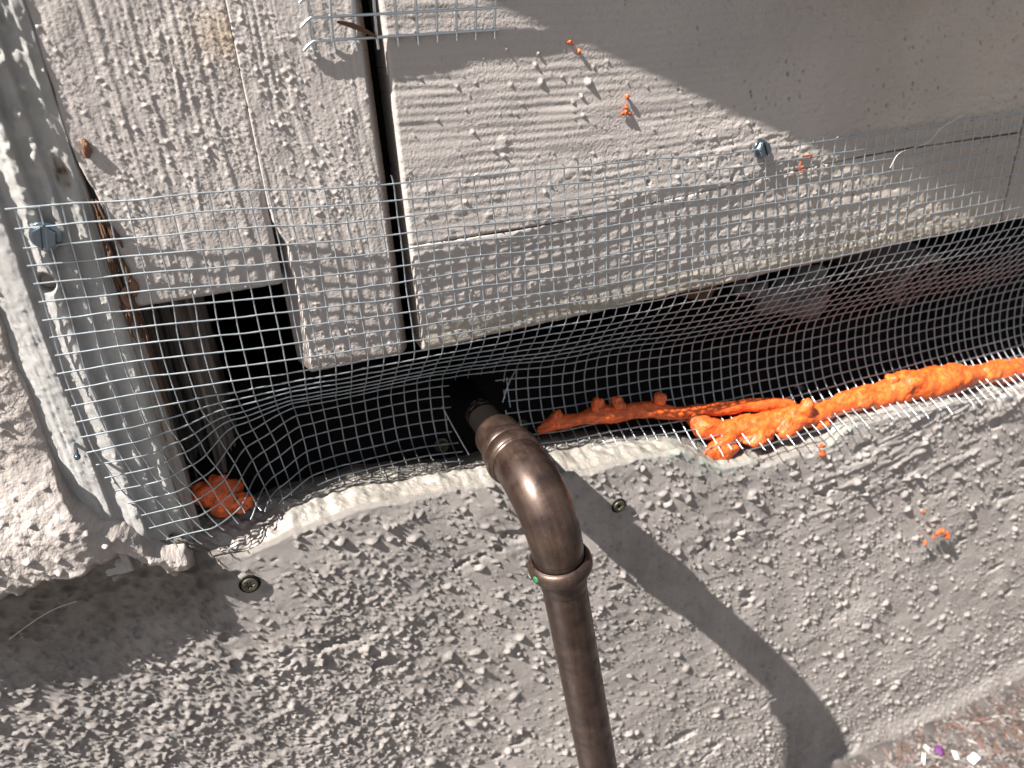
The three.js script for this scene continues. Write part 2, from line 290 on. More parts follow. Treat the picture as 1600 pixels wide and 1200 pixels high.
// narrow board between the two upright gaps
const bLeft = (y) => 0.0096 + 0.0044 * sst(-0.046, -0.07, y);
board(0.01003, 0.0546, -0.1185, 1.1, (x, y) => {
  const cl = sst(0.05, 0.45, fbm(x * 34 + 9, y * 22, 3, 211) + 0.5 * Math.exp(-(((x - 0.034) / 0.016) ** 2 + ((y + 0.03) / 0.03) ** 2)));
  let z = 0.00024 * grainV(x * 1.5, y, 212) + 0.00016 * fbm(x * 260, y * 150, 3, 219) + 0.0003 * fbm(x * 70, y * 50, 3, 213) + nod(x, y, 0.0023, 0.0004, 0.0011, 0.06 + 0.55 * cl, 214, 0.42) + nod(x, y, 0.0013, 0.0003, 0.0007, 0.12 + 0.5 * cl, 218, 0.38);
  z -= 1.5 * Math.max(0, x - 0.0512 - 0.0006 * vn(y * 40, 2, 215)) + 4 * Math.max(0, bLeft(y) + 0.0009 * fbm(y * 150, 2, 3, 217) - x);
  const brown = Math.max(sst(0.051, 0.053, x), sst(-0.112, -0.118, y) * 0.7);
  return { z: Math.max(z, -0.016), c: tint(mixc(PAINT, [0.17, 0.12, 0.09], brown * 0.8), shadeDirt(x, y, 216)) };
}, 0.00042, undefined, [0, 1, 1, 1]);
// wide planks with combed grain, split by one thin joint
const wide = (x, y) => {
  const fade = 1 - sst(0.15, 0.34, x + 0.6 * (y + 0.05) * 0), yy = y + 0.05 * (x - 0.06) * 0.35;
  const comb = Math.sin(yy * 2 * Math.PI / 0.00315 + 1.6 * vn(x * 18, yy * 60, 221) + 1.2 * fbm(x * 60, yy * 120, 2, 222));
  let z = 0.00013 * comb * (0.25 + 0.75 * fade) * (0.55 + 0.45 * vn(x * 40, y * 90, 223)) + 0.00028 * fbm(x * 30, yy * 200, 3, 224) + 0.00022 * fbm(x * 50, y * 50, 3, 225);
  z += nod(x, y, 0.0052, 0.0004, 0.001, 0.26, 226, 0.8) + nod(x, y, 0.0021, 0.00025, 0.0006, 0.22, 227, 0.7);
  for (const [bx, by, r, hh] of [[0.1388, -0.0202, 0.0017, 0.0016], [0.1185, -0.0185, 0.0013, 0.0011], [0.1019, -0.0387, 0.003, 0.0005], [0.1165, -0.012, 0.0009, 0.001]]) { const k = ((x - bx) ** 2 + (y - by) ** 2) / (r * r); if (k < 1) z += hh * (1 - k) * (1 + 0.4 * fbm(x * 900, y * 900, 2, 237)); }
  z += 0.0003 * sst(0.2, 0.5, fbm(x * 160, y * 240, 3, 228)) * sst(-0.04, -0.055, y);
  z -= nod(x, y, 0.0036, 0.00045, 0.0011, 0.4 * sst(0.14, 0.22, x) * sst(-0.3, 0.3, fbm(x * 30, y * 30, 2, 235)), 229, 1.3) + 0.0003 * sst(0.1, 0.5, fbm(x * 300, y * 420, 2, 236)) * sst(0.15, 0.24, x);
  z -= 0.0006 * Math.exp(-(((x - 0.203) / 0.002) ** 2 + ((y - 0.006) / 0.003) ** 2)) * (0.6 + fbm(x * 500, y * 500, 2, 233));
  const warm = sst(0.18, 0.38, x), low = sst(-0.103, -0.115, y);
  return { z, c: tint(mixc(mixc(PAINT, [0.41, 0.35, 0.3], warm), [0.3, 0.26, 0.19], low * 0.5), shadeDirt(x, y, 230)) };
};
const joint = (x) => -0.0742 + 0.0101 * sst(0.1, 0.32, x);
const C0 = board(0.0597, 0.3922, -0.0734, 1.1, wide, 0.0006, undefined, [1, 0.5, 0.25, 1]);
const C1 = board(0.0597, 0.3922, -0.119, -0.0736, wide, 0.0006, undefined, [1, 0.5, 1, 0.25]);
// the joint climbs slightly to the right, and the lower ends run up with it: shear both planks about their meeting edge
for (const b of [C0, C1]) {
  const p = b.geometry.attributes.position;
  for (let i = 0; i < p.count; i++) {
    const x = p.getX(i), y = p.getY(i), up = joint(x) + 0.0742, gap = (0.00022 + 0.0002 * vn(x * 60, 5, 231)) * (1 - 0.9 * sst(0.115, 0.14, x) * (1 - sst(0.26, 0.3, x)));
    if (b === C0) { if (y < 0) p.setY(i, y + (up + gap - 0.0004) * Math.min(1, -y / 0.0734)); }
    else { const t = (y + 0.119) / (0.119 - 0.0736); p.setY(i, y + (up - gap) * t + (1 - t) * (0.0078 * (x - 0.0597) / 0.3325 + 0.0005 * fbm(x * 120, 3, 3, 232))); }
  }
  b.geometry.computeVertexNormals();
}
board(0.3935, 1.8, -0.1108, 1.1, (x, y) => ({ z: 0.0003 * fbm(x * 40, y * 200, 3, 241) + 0.0006 * fbm(x * 40, y * 40, 3, 242) - nod(x, y, 0.004, 0.0003, 0.0008, 0.3, 243, 0.8), c: tint([0.41, 0.35, 0.3], shadeDirt(x, y, 244)) }), 0.0011, 0.5);
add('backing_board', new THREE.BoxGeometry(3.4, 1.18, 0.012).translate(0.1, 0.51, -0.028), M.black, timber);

// ------------------------------------------------------------------ corner post
const post = thing('corner_post', 'weathered pale grey painted timber post at the left, split and peeling along its edge', 'post');
{
  const xL = -0.0832, xR = -0.0462, yB = -0.186, yT = 1.1;
  const prof = (x, y) => {
    const w = 0.0009 * vn(y * 22, 3, 301), q = x + w + 0.02 * (y + 0.1) * 0;
    let z = 0.0002 + 0.0034 * Math.sqrt(sst(-0.0845, -0.072, q)) - 0.0019 * sst(-0.0706, -0.0697, q) + 0.0021 * sst(-0.0695, -0.0622, q) - 0.0022 * sst(-0.0612, -0.0604, q) + 0.0022 * sst(-0.0602, -0.0556, q) - 0.0014 * sst(-0.0549, -0.0543, q) + 0.0012 * sst(-0.0542, -0.049, q) - 0.0024 * sst(-0.064, -0.05, q) - 0.0006 * sst(-0.05, -0.047, q);
    z += 0.0004 * fbm(x * 330, y * 24, 3, 302) + 0.0003 * fbm(x * 60, y * 40, 3, 303) + 0.0003 * fbm(x * 420, y * 420, 3, 314) + 0.00022 * fbm(x * 900, y * 40, 2, 316) + nod(x, y, 0.0033, 0.0004, 0.0011, 0.16, 304, 0.5) + nod(x, y, 0.0016, 0.0003, 0.0006, 0.2, 315, 0.5);
    const ck = sst(-0.04, -0.03, y + 0.004 * vn(x * 200, 1, 309)) * sst(-0.066, -0.063, x) * (1 - sst(-0.0525, -0.05, x));
    z += ck * (nod(x, y, 0.0056, 0.0016, 0.0044, 0.6, 305, 0.42) + 0.001 * fbm(x * 200, y * 200, 3, 306));
    z += 0.002 * sst(-0.145, -0.165, y) * (1 - sst(-0.06, -0.052, x)) * (0.6 + 0.6 * fbm(x * 90, y * 90, 3, 310));
    // nail hole, knocked-out flake at the edge
    const hole = Math.exp(-((((x + 0.0648) / 0.0022) ** 2 + ((y + 0.0665) / 0.0026) ** 2) ** 2)); z -= 0.012 * hole;
    const fl = Math.exp(-((((x + 0.0505) / 0.0022) ** 2 + ((y + 0.0325) / 0.005) ** 2) ** 2)) * (0.5 + 0.9 * sst(-0.2, 0.3, fbm(x * 500, y * 200, 3, 311))); z -= 0.0016 * fl;
    const e = xR - x; z -= 0.0013 * sst(-0.02, -0.05, y) * (1 - sst(0, 0.0018, e));
    return [z, Math.max(hole, 0), fl, ck];
  };
  const xs0 = range([xL, xR, 0.00042]), ys = range([yB, 0.03, 0.0006], [yT, 0.05]);
  const deep = range([-0.075, 0.0002, 0.0012]);                                        // right flank, seen inside the gap
  const as = [...deep.map((d, i) => ({ l: 1, z: deep[i] })), ...xs0.map((x) => ({ x })), ...deep.slice().reverse().map((z) => ({ r: 1, z }))];
  const g = sheet(as.map((_, i) => i), ys, (i, y) => {
    const a = as[i], pal = 0.95 + 0.16 * fbm((a.x ?? 0) * 60, y * 30, 4, 307);
    if (a.x !== undefined) {
      const [z, h, fl, ck] = prof(a.x, y); let c = tint(mixc([0.56, 0.54, 0.52], [0.6, 0.58, 0.54], Math.max(ck, sst(-0.054, -0.05, a.x))), pal);
      c = mixc(c, [0.02, 0.014, 0.01], Math.min(1, h * 1.2)); c = mixc(c, [0.2, 0.11, 0.05], Math.min(1, fl * 1.1));
      return [a.x, y, z, ...c];
    }
    const x = a.l ? xL : xR, flake = fbm(a.z * 120 + 3, y * 26, 4, 308), rough = a.r ? 0.0011 * fbm(a.z * 500, y * 18, 3, 312) - 0.0006 * sst(0, -0.03, a.z) : 0;
    const painted = a.l ? 1 : sst(-0.034, -0.022, a.z + 0.02 * flake) * (1 - sst(0.45, 0.5, Math.abs(flake)));
    const c = mixc(tint([0.24, 0.15, 0.1], 0.8 + 0.9 * fbm(a.z * 400, y * 12, 3, 313)), [0.4, 0.37, 0.34], painted);
    return [x + rough + (a.r ? 0.0004 * painted : 0), y, Math.min(a.z, 0.0002), ...c, a.z, y];
  });
  add('post_body', g, M.post, post);
  // bark-brown splinters in the split along the right edge
  for (let k = 0; k < 30; k++) {
    const y0 = rr(-0.088, -0.05), L = rr(0.006, 0.018), x0 = rr(-0.0452, -0.0405), pts = [];
    for (let i = 0; i <= 5; i++) { const t = i / 5; pts.push(V(x0 + 0.0008 * Math.sin(t * 3 + k), y0 + (t - 0.5) * L, -0.0005 + 0.003 * (k % 3 === 0 ? t * t : 0.3) + rr(-0.0005, 0.0005))); }
    add('splinter', tube(pts, (i) => 0.00012 + (0.00025 + 0.0004 * ((k * 37) % 10) / 10) * Math.sin(Math.PI * (i + 0.4) / 5.8), 4), M.raw, post);
  }
  for (const [x, y, s] of [[-0.0415, -0.026, 0.0016], [-0.0425, -0.0765, 0.0022], [-0.04, -0.0735, 0.0015]])
    add('splinter', lump(x, y, 0.0008, s * 0.7, s * 1.5, s * 0.8, 0.9, Math.round(y * -1e4), 8), M.raw, post);
}
{
  const n = thing('nail', 'bent grey nail sticking out of the lower part of the painted post', 'nail', [-0.0738, -0.126, 0.0015]);
  add('shank', tube([V(0, 0, -0.004), V(0.0004, -0.0006, 0.004), V(0.0014, -0.0018, 0.0095)], 0.0007, 8), M.screw, n);
  add('nail_head', tube([V(0.0013, -0.0017, 0.009), V(0.00148, -0.0019, 0.0099)], 0.0011, 10), M.screw, n);
}

// ------------------------------------------------------------------ inside the gap
{
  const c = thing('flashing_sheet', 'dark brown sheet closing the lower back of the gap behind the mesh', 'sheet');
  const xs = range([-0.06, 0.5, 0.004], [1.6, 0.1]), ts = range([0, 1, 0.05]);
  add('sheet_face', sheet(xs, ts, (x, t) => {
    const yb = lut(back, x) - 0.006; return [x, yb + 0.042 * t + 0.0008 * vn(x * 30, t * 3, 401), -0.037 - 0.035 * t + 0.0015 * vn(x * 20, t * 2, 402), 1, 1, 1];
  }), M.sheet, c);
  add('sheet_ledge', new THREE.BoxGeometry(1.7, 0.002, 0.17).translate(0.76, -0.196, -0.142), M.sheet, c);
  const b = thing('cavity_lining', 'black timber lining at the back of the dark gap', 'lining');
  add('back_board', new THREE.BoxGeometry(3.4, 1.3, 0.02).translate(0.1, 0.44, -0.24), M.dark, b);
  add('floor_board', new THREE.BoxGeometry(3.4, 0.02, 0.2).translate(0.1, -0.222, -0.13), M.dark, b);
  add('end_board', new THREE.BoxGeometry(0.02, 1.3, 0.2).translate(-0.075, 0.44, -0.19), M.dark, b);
  const st = thing('timber_stud', 'dim rough sawn stud standing in the gap just behind the post', 'stud');
  add('stud_face', sheet(range([-0.05, -0.0225, 0.0006]), range([-0.22, 0.1, 0.002]), (x, y) => { const z = -0.045 - 0.0022 * sst(0, 0.25, fbm(x * 260, y * 9, 3, 411)) - 0.012 * sst(-0.0255, -0.0225, x) + 0.0012 * fbm(x * 500, y * 20, 3, 412) - 0.006 * (0.5 + 0.5 * Math.sign(vn(x * 150, 2, 413))), k = 0.7 + 0.9 * fbm(x * 380, y * 14, 3, 414); return [x, y, z, 0.2 * k, 0.165 * k, 0.145 * k]; }), M.post, st);
  const d = thing('conduit_end', 'grey brown round pipe end lying deep in the right part of the gap', 'pipe', [0.424, -0.17, -0.07]);
  const L = [[0.0, 0.0], [0.014, 0.0], [0.016, 0.001], [0.0195, 0.001], [0.0205, -0.001], [0.0205, -0.004], [0.019, -0.005], [0.019, -0.06]];
  const dir = V(0.15, -0.3, 0.94).normalize(), qt = new THREE.Quaternion().setFromUnitVectors(V(0, 1, 0), dir);
  const body = add('pipe_body', new THREE.LatheGeometry(L.slice(2).map(([r, h]) => new THREE.Vector2(r, h)), 40), M.plastic, d); body.quaternion.copy(qt);
  const face = add('end_cap', new THREE.CircleGeometry(0.0165, 32).rotateX(-Math.PI / 2).translate(0, -0.002, 0), M.dark, d); face.quaternion.copy(qt);
  const e = add('mortar_lump', mergeGeometries([lump(0.318, -0.164, -0.07, 0.022, 0.014, 0.013, 0.55, 41, 20), lump(0.335, -0.158, -0.078, 0.016, 0.011, 0.01, 0.5, 42, 16), lump(0.288, -0.154, -0.075, 0.01, 0.006, 0.008, 0.6, 43, 12)]), M.lumpstone);
  tag(e, 'pale grey mortar lump behind the mesh just left of the round pipe end', 'mortar');
  const f = add('brick_fragment', lump(0.254, -0.15, -0.08, 0.012, 0.007, 0.008, 0.6, 44, 14), M.raw); tag(f, 'small reddish brick piece in the dark gap under the wide board', 'brick');
  const h = add('hanging_wire', tube([V(0.354, -0.108, -0.045), V(0.3535, -0.122, -0.046), V(0.3545, -0.134, -0.047)], 0.0006, 6), M.plastic); tag(h, 'short wire hanging down behind the mesh in front of the round pipe end', 'wire');
}

// ------------------------------------------------------------------ screws
function hexScrew(name, label, at, size, turn, group, mat = M.screw) {
  const t = thing(name, label, 'screw', at, group), r = size / 2;
  add('washer', new THREE.LatheGeometry([[0, 0], [r * 1.22, 0], [r * 1.25, r * 0.08], [r * 1.2, r * 0.2], [r * 0.8, r * 0.3], [0, r * 0.3]].map((p) => new THREE.Vector2(...p)), 32).rotateX(Math.PI / 2), mat, t);
  const hex = []; for (let k = 0; k < 6; k++) hex.push([Math.cos(k * Math.PI / 3) * r, Math.sin(k * Math.PI / 3) * r]);
  const ex = (pts, h, z) => { const s = new THREE.Shape(pts.map((p) => new THREE.Vector2(...p))); const b = r * 0.07; return new THREE.ExtrudeGeometry(s, { depth: h - b, bevelEnabled: true, bevelSize: b, bevelThickness: b, bevelOffset: -b, bevelSegments: 2 }).translate(0, 0, z); };
  const w = r * 0.17, halves = [1, -1].map((sg) => { const o = []; for (let k = 0; k <= 3; k++) { const p = hex[(k + (sg > 0 ? 0 : 3)) % 6]; o.push([p[0], Math.abs(p[1]) < w ? sg * w : p[1]]); } return o; });
  const head = add('head', mergeGeometries([ex(hex, r * 0.55, r * 0.25), ...halves.map((h) => ex(h, r * 0.35, r * 0.75))]), mat, t); head.rotation.z = turn;
  return t;
}
hexScrew('hex_screw', 'zinc hex head screw with slot holding the mesh to the post', [-0.0603, -0.051, 0.0032], 0.0076, 1.35, 'hex screws holding the mesh');
hexScrew('hex_screw', 'zinc hex head screw with slot holding the mesh to the wide board', [0.2243, -0.0542, 0.0006], 0.0066, 2.0, 'hex screws holding the mesh');
hexScrew('hex_screw', 'bluish screw head on the dark sheet just above the orange foam', [0.2997, -0.209, -0.037], 0.0052, 0.5, 'screws in the dark sheet');
hexScrew('hex_screw', 'dull screw head in the dark sheet left of the brown pipe', [0.071, -0.1868, -0.0355], 0.0062, 0.9, 'screws in the dark sheet', M.old);
hexScrew('hex_screw', 'dull screw head in the dark sheet right of the brown pipe', [0.115, -0.187, -0.0355], 0.0056, 0.2, 'screws in the dark sheet', M.old);
function torxScrew(label, at, r) {
  const t = thing('star_screw', label, 'screw', at, 'star recess screws in the plinth');
  const c = new THREE.Shape(); c.absarc(0, 0, r, 0, Math.PI * 2);
  const h = new THREE.Path(); for (let k = 0; k <= 48; k++) { const a = k / 48 * Math.PI * 2, q = r * (0.46 + 0.13 * Math.cos(6 * a)); k ? h.lineTo(Math.cos(a) * q, Math.sin(a) * q) : h.moveTo(q, 0); } c.holes.push(h);
  add('head', new THREE.ExtrudeGeometry(c, { depth: 0.0006, bevelEnabled: true, bevelSize: 0.0003, bevelThickness: 0.0003, bevelOffset: -0.0003, bevelSegments: 2, curveSegments: 32 }), M.old, t);
  add('recess', new THREE.CircleGeometry(r * 0.7, 24).translate(0, 0, -0.0008), M.black, t);
  add('socket_ring', new THREE.TorusGeometry(r * 1.18, r * 0.16, 8, 32).translate(0, 0, -0.0002), M.black, t);
}
torxScrew('star recess screw in the plinth at the edge of the pipe shadow', [0.1489, -0.2205, 0.0088], 0.0031);
torxScrew('darker star recess screw in the shaded plinth below the post', [-0.0294, -0.2079, 0.005], 0.0034);

// ------------------------------------------------------------------ brown pipe with elbow
{
  const p = thing('drain_pipe', 'brown patinated metal pipe with press elbow coming out of the gap and running down', 'pipe');
  const spk = noiseTex(512, (u, v) => {
    const n = tile((a, b) => fbm(a * 9, b * 9, 5, 501))(u, v), st = tile((a, b) => fbm(a * 70, b * 3, 3, 502))(u, v), sp = hash(Math.floor(u * 256), Math.floor(v * 256), 503) > 0.9965 ? 1 : 0;
    const k = 1 + 0.45 * n + 0.2 * st, c = [0.235 * k, 0.178 * k + 0.012 * n, 0.15 * k + 0.03 * st]; return sp ? [0.42, 0.35, 0.28] : c;
  }, 0.05, true);
  const rg = noiseTex(512, tile((u, v) => 0.46 + 0.35 * fbm(u * 20, v * 20, 4, 504) + 0.15 * sst(0.35, 0.5, fbm(u * 60, v * 6, 3, 505))), 0.05);
  const mat = new THREE.MeshPhysicalMaterial({ map: spk, roughnessMap: rg, roughness: 1, metalness: 0.65, clearcoat: 0.25, clearcoatRoughness: 0.3, bumpMap: grainT, bumpScale: 0.00003 });
  const A = V(0.085, -0.159, 0.07), K = 1.08, dn = V(0.123, -1, 0).normalize(), inn = V(0, 0, -1);
  const at = (d, t) => A.clone().addScaledVector(d, t * K);
  add('inlet_pipe', tube([at(inn, 0.05), at(inn, 0.1), at(inn, 0.2)], 0.0073, 36, false), M.inlet, p);
  const Rb = 0.021, bend = [], k0 = Rb;
  for (let i = 0; i <= 4; i++) bend.push(at(inn, 0.031 - (0.031 - k0) * i / 4));
  { const c = A.clone().addScaledVector(inn, Rb * K).addScaledVector(dn, Rb * K); for (let i = 1; i <= 24; i++) { const a = i / 24 * Math.PI / 2; bend.push(c.clone().addScaledVector(dn, -Rb * K * Math.cos(a)).addScaledVector(inn, -Rb * K * Math.sin(a))); } }
  for (let i = 1; i <= 3; i++) bend.push(at(dn, Rb + 0.0015 * i));
  add('elbow', tube(bend, (k) => lut([[0, 0.0108], [10, 0.0112], [20, 0.0108], [32, 0.0101]], k), 48, false), mat, p);
  const ring = (d, list) => { const rows = []; for (let i = 0; i < list.length; i++) rows.push(list[i]); return tube(rows.map(([t]) => at(d, t)), (k) => rows[k][1] * K, 48, false); };
  const bead = (t0, w, rb, rt) => { const o = []; for (let i = 0; i <= 12; i++) { const a = i / 12 * Math.PI; o.push([t0 - w * Math.cos(a), rb + (rt - rb) * Math.sin(a)]); } return o; };
  // wall side: plain end, bead, step
  add('collar', ring(inn, [[0.0285, 0.0101], ...bead(0.0325, 0.0034, 0.0104, 0.0116), [0.036, 0.0099], ...bead(0.039, 0.0026, 0.0098, 0.0108), [0.042, 0.0097], [0.045, 0.0095], [0.0515, 0.0095], [0.0519, 0.0093], [0.052, 0.0066]]), mat, p);
  // lower side: groove, bead, mouth tapering on to the pipe
  add('collar', ring(dn, [[0.0225, 0.0096], [0.0228, 0.009], [0.0252, 0.009], ...bead(0.0282, 0.0034, 0.0098, 0.012), [0.0318, 0.0097], [0.0345, 0.009], [0.0385, 0.0087], [0.0387, 0.0083]]), mat, p);
  add('down_pipe', tube([at(dn, 0.03), at(dn, 0.1), at(dn, 0.2), at(dn, 0.335)], 0.0091, 44, false), mat, p);
  const green = new THREE.MeshStandardMaterial({ color: new THREE.Color(0.012, 0.12, 0.036), roughness: 0.5 });
  const dot = (c, out, r) => { const m = add('green_dot', lump(0, 0, 0, r, r, r * 0.3, 0.3, 51, 10), green, p); m.position.copy(c); m.quaternion.setFromUnitVectors(V(0, 0, 1), out.clone().normalize()); };
  dot(at(inn, 0.034).add(V(-0.0097, -0.0077, 0)), V(-0.78, -0.62, 0), 0.0016);
  dot(at(dn, 0.0285).add(V(-0.0123, 0, 0.0044)), V(-0.9, 0, 0.35), 0.0015);
}

// ------------------------------------------------------------------ orange foam
function foamRun(pts, s) {                                     // [x, y, z, radius] along the bead
  const path = [], rad = []; const n = (pts.length - 1) * 14;
  for (let i = 0; i <= n; i++) { const t = i / 14, k = Math.min(pts.length - 2, Math.floor(t)), f = t - k, w = f * f * (3 - 2 * f), a = pts[k], b = pts[k + 1]; path.push(V(a[0] + (b[0] - a[0]) * f, a[1] + (b[1] - a[1]) * f, a[2] + (b[2] - a[2]) * f)); rad.push(a[3] + (b[3] - a[3]) * w); }
  const g = tube(path, (k) => Math.max(0.0008, rad[k] * (k === 0 || k === n ? 0.3 : k === 1 || k === n - 1 ? 0.75 : 1)), 28), p = g.attributes.position;
  for (let i = 0; i < p.count; i++) {
    const x = p.getX(i), y = p.getY(i), z = p.getZ(i), k = Math.min(n, Math.floor(i / 29)), c = path[k]; if (i >= (n + 1) * 29) continue;
    const m = 1 + 0.3 * fbm(x * 70 + z * 60, y * 110 - z * 90, 2, s) + 0.06 * fbm(x * 260 + z * 90, y * 260 + z * 230, 2, s + 5) + 0.05 * fbm(x * 700, y * 700 + z * 600, 2, s + 6);
    p.setXYZ(i, c.x + (x - c.x) * m, c.y + (y - c.y) * m, c.z + (z - c.z) * m);
  }
  g.computeVertexNormals(); return g;
}
{
  const dark = [[0.118, -0.184, -0.021, 0.0022], [0.128, -0.1815, -0.021, 0.0042], [0.14, -0.183, -0.021, 0.0036], [0.155, -0.182, -0.02, 0.0052], [0.168, -0.1855, -0.02, 0.0042], [0.185, -0.187, -0.019, 0.0046], [0.2, -0.192, -0.018, 0.0036], [0.225, -0.1955, -0.017, 0.0036], [0.255, -0.199, -0.015, 0.0036], [0.276, -0.2035, -0.012, 0.003]];
  const o = add('orange_foam', mergeGeometries([foamRun(dark, 601), lump(0.1285, -0.1785, -0.02, 0.0032, 0.0045, 0.003, 0.5, 61), lump(0.152, -0.1765, -0.02, 0.0035, 0.0048, 0.0035, 0.5, 62), lump(0.163, -0.1775, -0.019, 0.0042, 0.0045, 0.0036, 0.5, 63), lump(0.1885, -0.1815, -0.019, 0.0036, 0.005, 0.0035, 0.4, 64)].map((g) => g.toNonIndexed())), M.foam);
  tag(o, 'shaded knobbly bead of orange foam just right of the brown pipe', 'foam');
  const lit = [[0.206, -0.1945, -0.0165, 0.0034], [0.215, -0.203, -0.0125, 0.0071], [0.23, -0.2085, -0.0105, 0.0074], [0.25, -0.2085, -0.0085, 0.0071], [0.268, -0.2075, -0.0065, 0.0071], [0.283, -0.209, -0.0075, 0.0063], [0.3, -0.2095, -0.0085, 0.0063], [0.318, -0.2085, -0.0085, 0.0070], [0.338, -0.2085, -0.0085, 0.0076], [0.355, -0.2075, -0.0085, 0.0095], [0.375, -0.2095, -0.0075, 0.0093], [0.395, -0.2115, -0.0075, 0.0093], [0.412, -0.213, -0.0085, 0.0070], [0.44, -0.2175, -0.0095, 0.0076], [0.47, -0.222, -0.0105, 0.0076], [0.5, -0.226, -0.011, 0.0075], [0.54, -0.2275, -0.01, 0.0082], [0.58, -0.228, -0.01, 0.007], [0.63, -0.229, -0.01, 0.008], [0.68, -0.23, -0.011, 0.006]];
  const lumps = [[0.2745, -0.2015, -0.003, 0.0042, 0.0062, 0.0045], [0.2195, -0.212, -0.003, 0.0105, 0.0066, 0.006], [0.2435, -0.211, -0.004, 0.0105, 0.0052, 0.0062], [0.262, -0.2105, -0.003, 0.0095, 0.006, 0.0055], [0.2865, -0.2135, -0.002, 0.006, 0.0026, 0.003], [0.318, -0.2075, -0.007, 0.0105, 0.006, 0.0062], [0.355, -0.209, -0.006, 0.0125, 0.0082, 0.0075], [0.39, -0.2105, -0.006, 0.0115, 0.0078, 0.007], [0.344, -0.2005, -0.009, 0.004, 0.003, 0.004], [0.425, -0.2135, -0.006, 0.01, 0.0062, 0.006]];
  const q = add('orange_foam', mergeGeometries([foamRun(lit, 605), ...lumps.map((l, i) => lump(...l, 0.34, 65 + i, 18))].map((g) => g.toNonIndexed())), M.foam);
  tag(q, 'long sunlit bead of bright orange foam along the ledge at the right', 'foam');
  const l = add('orange_foam', mergeGeometries([[-0.0315, -0.1735, -0.0130, 0.0095, 0.0072, 0.006], [-0.038, -0.1705, -0.0140, 0.006, 0.0065, 0.005], [-0.0325, -0.167, -0.0140, 0.004, 0.0048, 0.004], [-0.0255, -0.1765, -0.0110, 0.0048, 0.005, 0.004]].map((a, i) => lump(...a, 0.4, 80 + i).toNonIndexed())), M.foam);
  tag(l, 'small lump of orange foam in the bottom left corner of the gap beside the post', 'foam');
  const specks = (list, label) => { const t = thing('foam_spatter', label, 'foam speck', list[0].slice(0, 3)); list.forEach((a, i) => add('speck', lump(a[0] - list[0][0], a[1] - list[0][1], a[2] - list[0][2], a[3], a[3] * 1.1, a[3] * 0.8, 0.6, 90 + i, 8), M.foam, t)); };
  specks([[0.39, -0.316, 0.0115, 0.0026], [0.3975, -0.3215, 0.0115, 0.0024], [0.3795, -0.322, 0.0105, 0.0013], [0.386, -0.3195, 0.0105, 0.0012], [0.371, -0.294, 0.0102, 0.0011]], 'two tiny orange foam blobs stuck to the plinth at the right');
  specks([[0.1547, -0.0325, 0.001, 0.001], [0.1553, -0.0305, 0.001, 0.0009], [0.1556, -0.0265, 0.001, 0.0008], [0.1568, -0.033, 0.001, 0.0007], [0.1536, -0.0327, 0.001, 0.0006]], 'cluster of orange foam specks on the sunlit part of the wide board');
  specks([[0.1305, -0.005, 0.0008, 0.0007], [0.132, -0.006, 0.0008, 0.0005], [0.1345, -0.0085, 0.0008, 0.0007]], 'faint orange specks on the wide board at the shadow edge near the top');
  specks([[0.281, -0.2225, 0.006, 0.0016], [0.2805, -0.2265, 0.008, 0.0021]], 'tiny orange foam drips hanging on the chipped plinth edge');
}

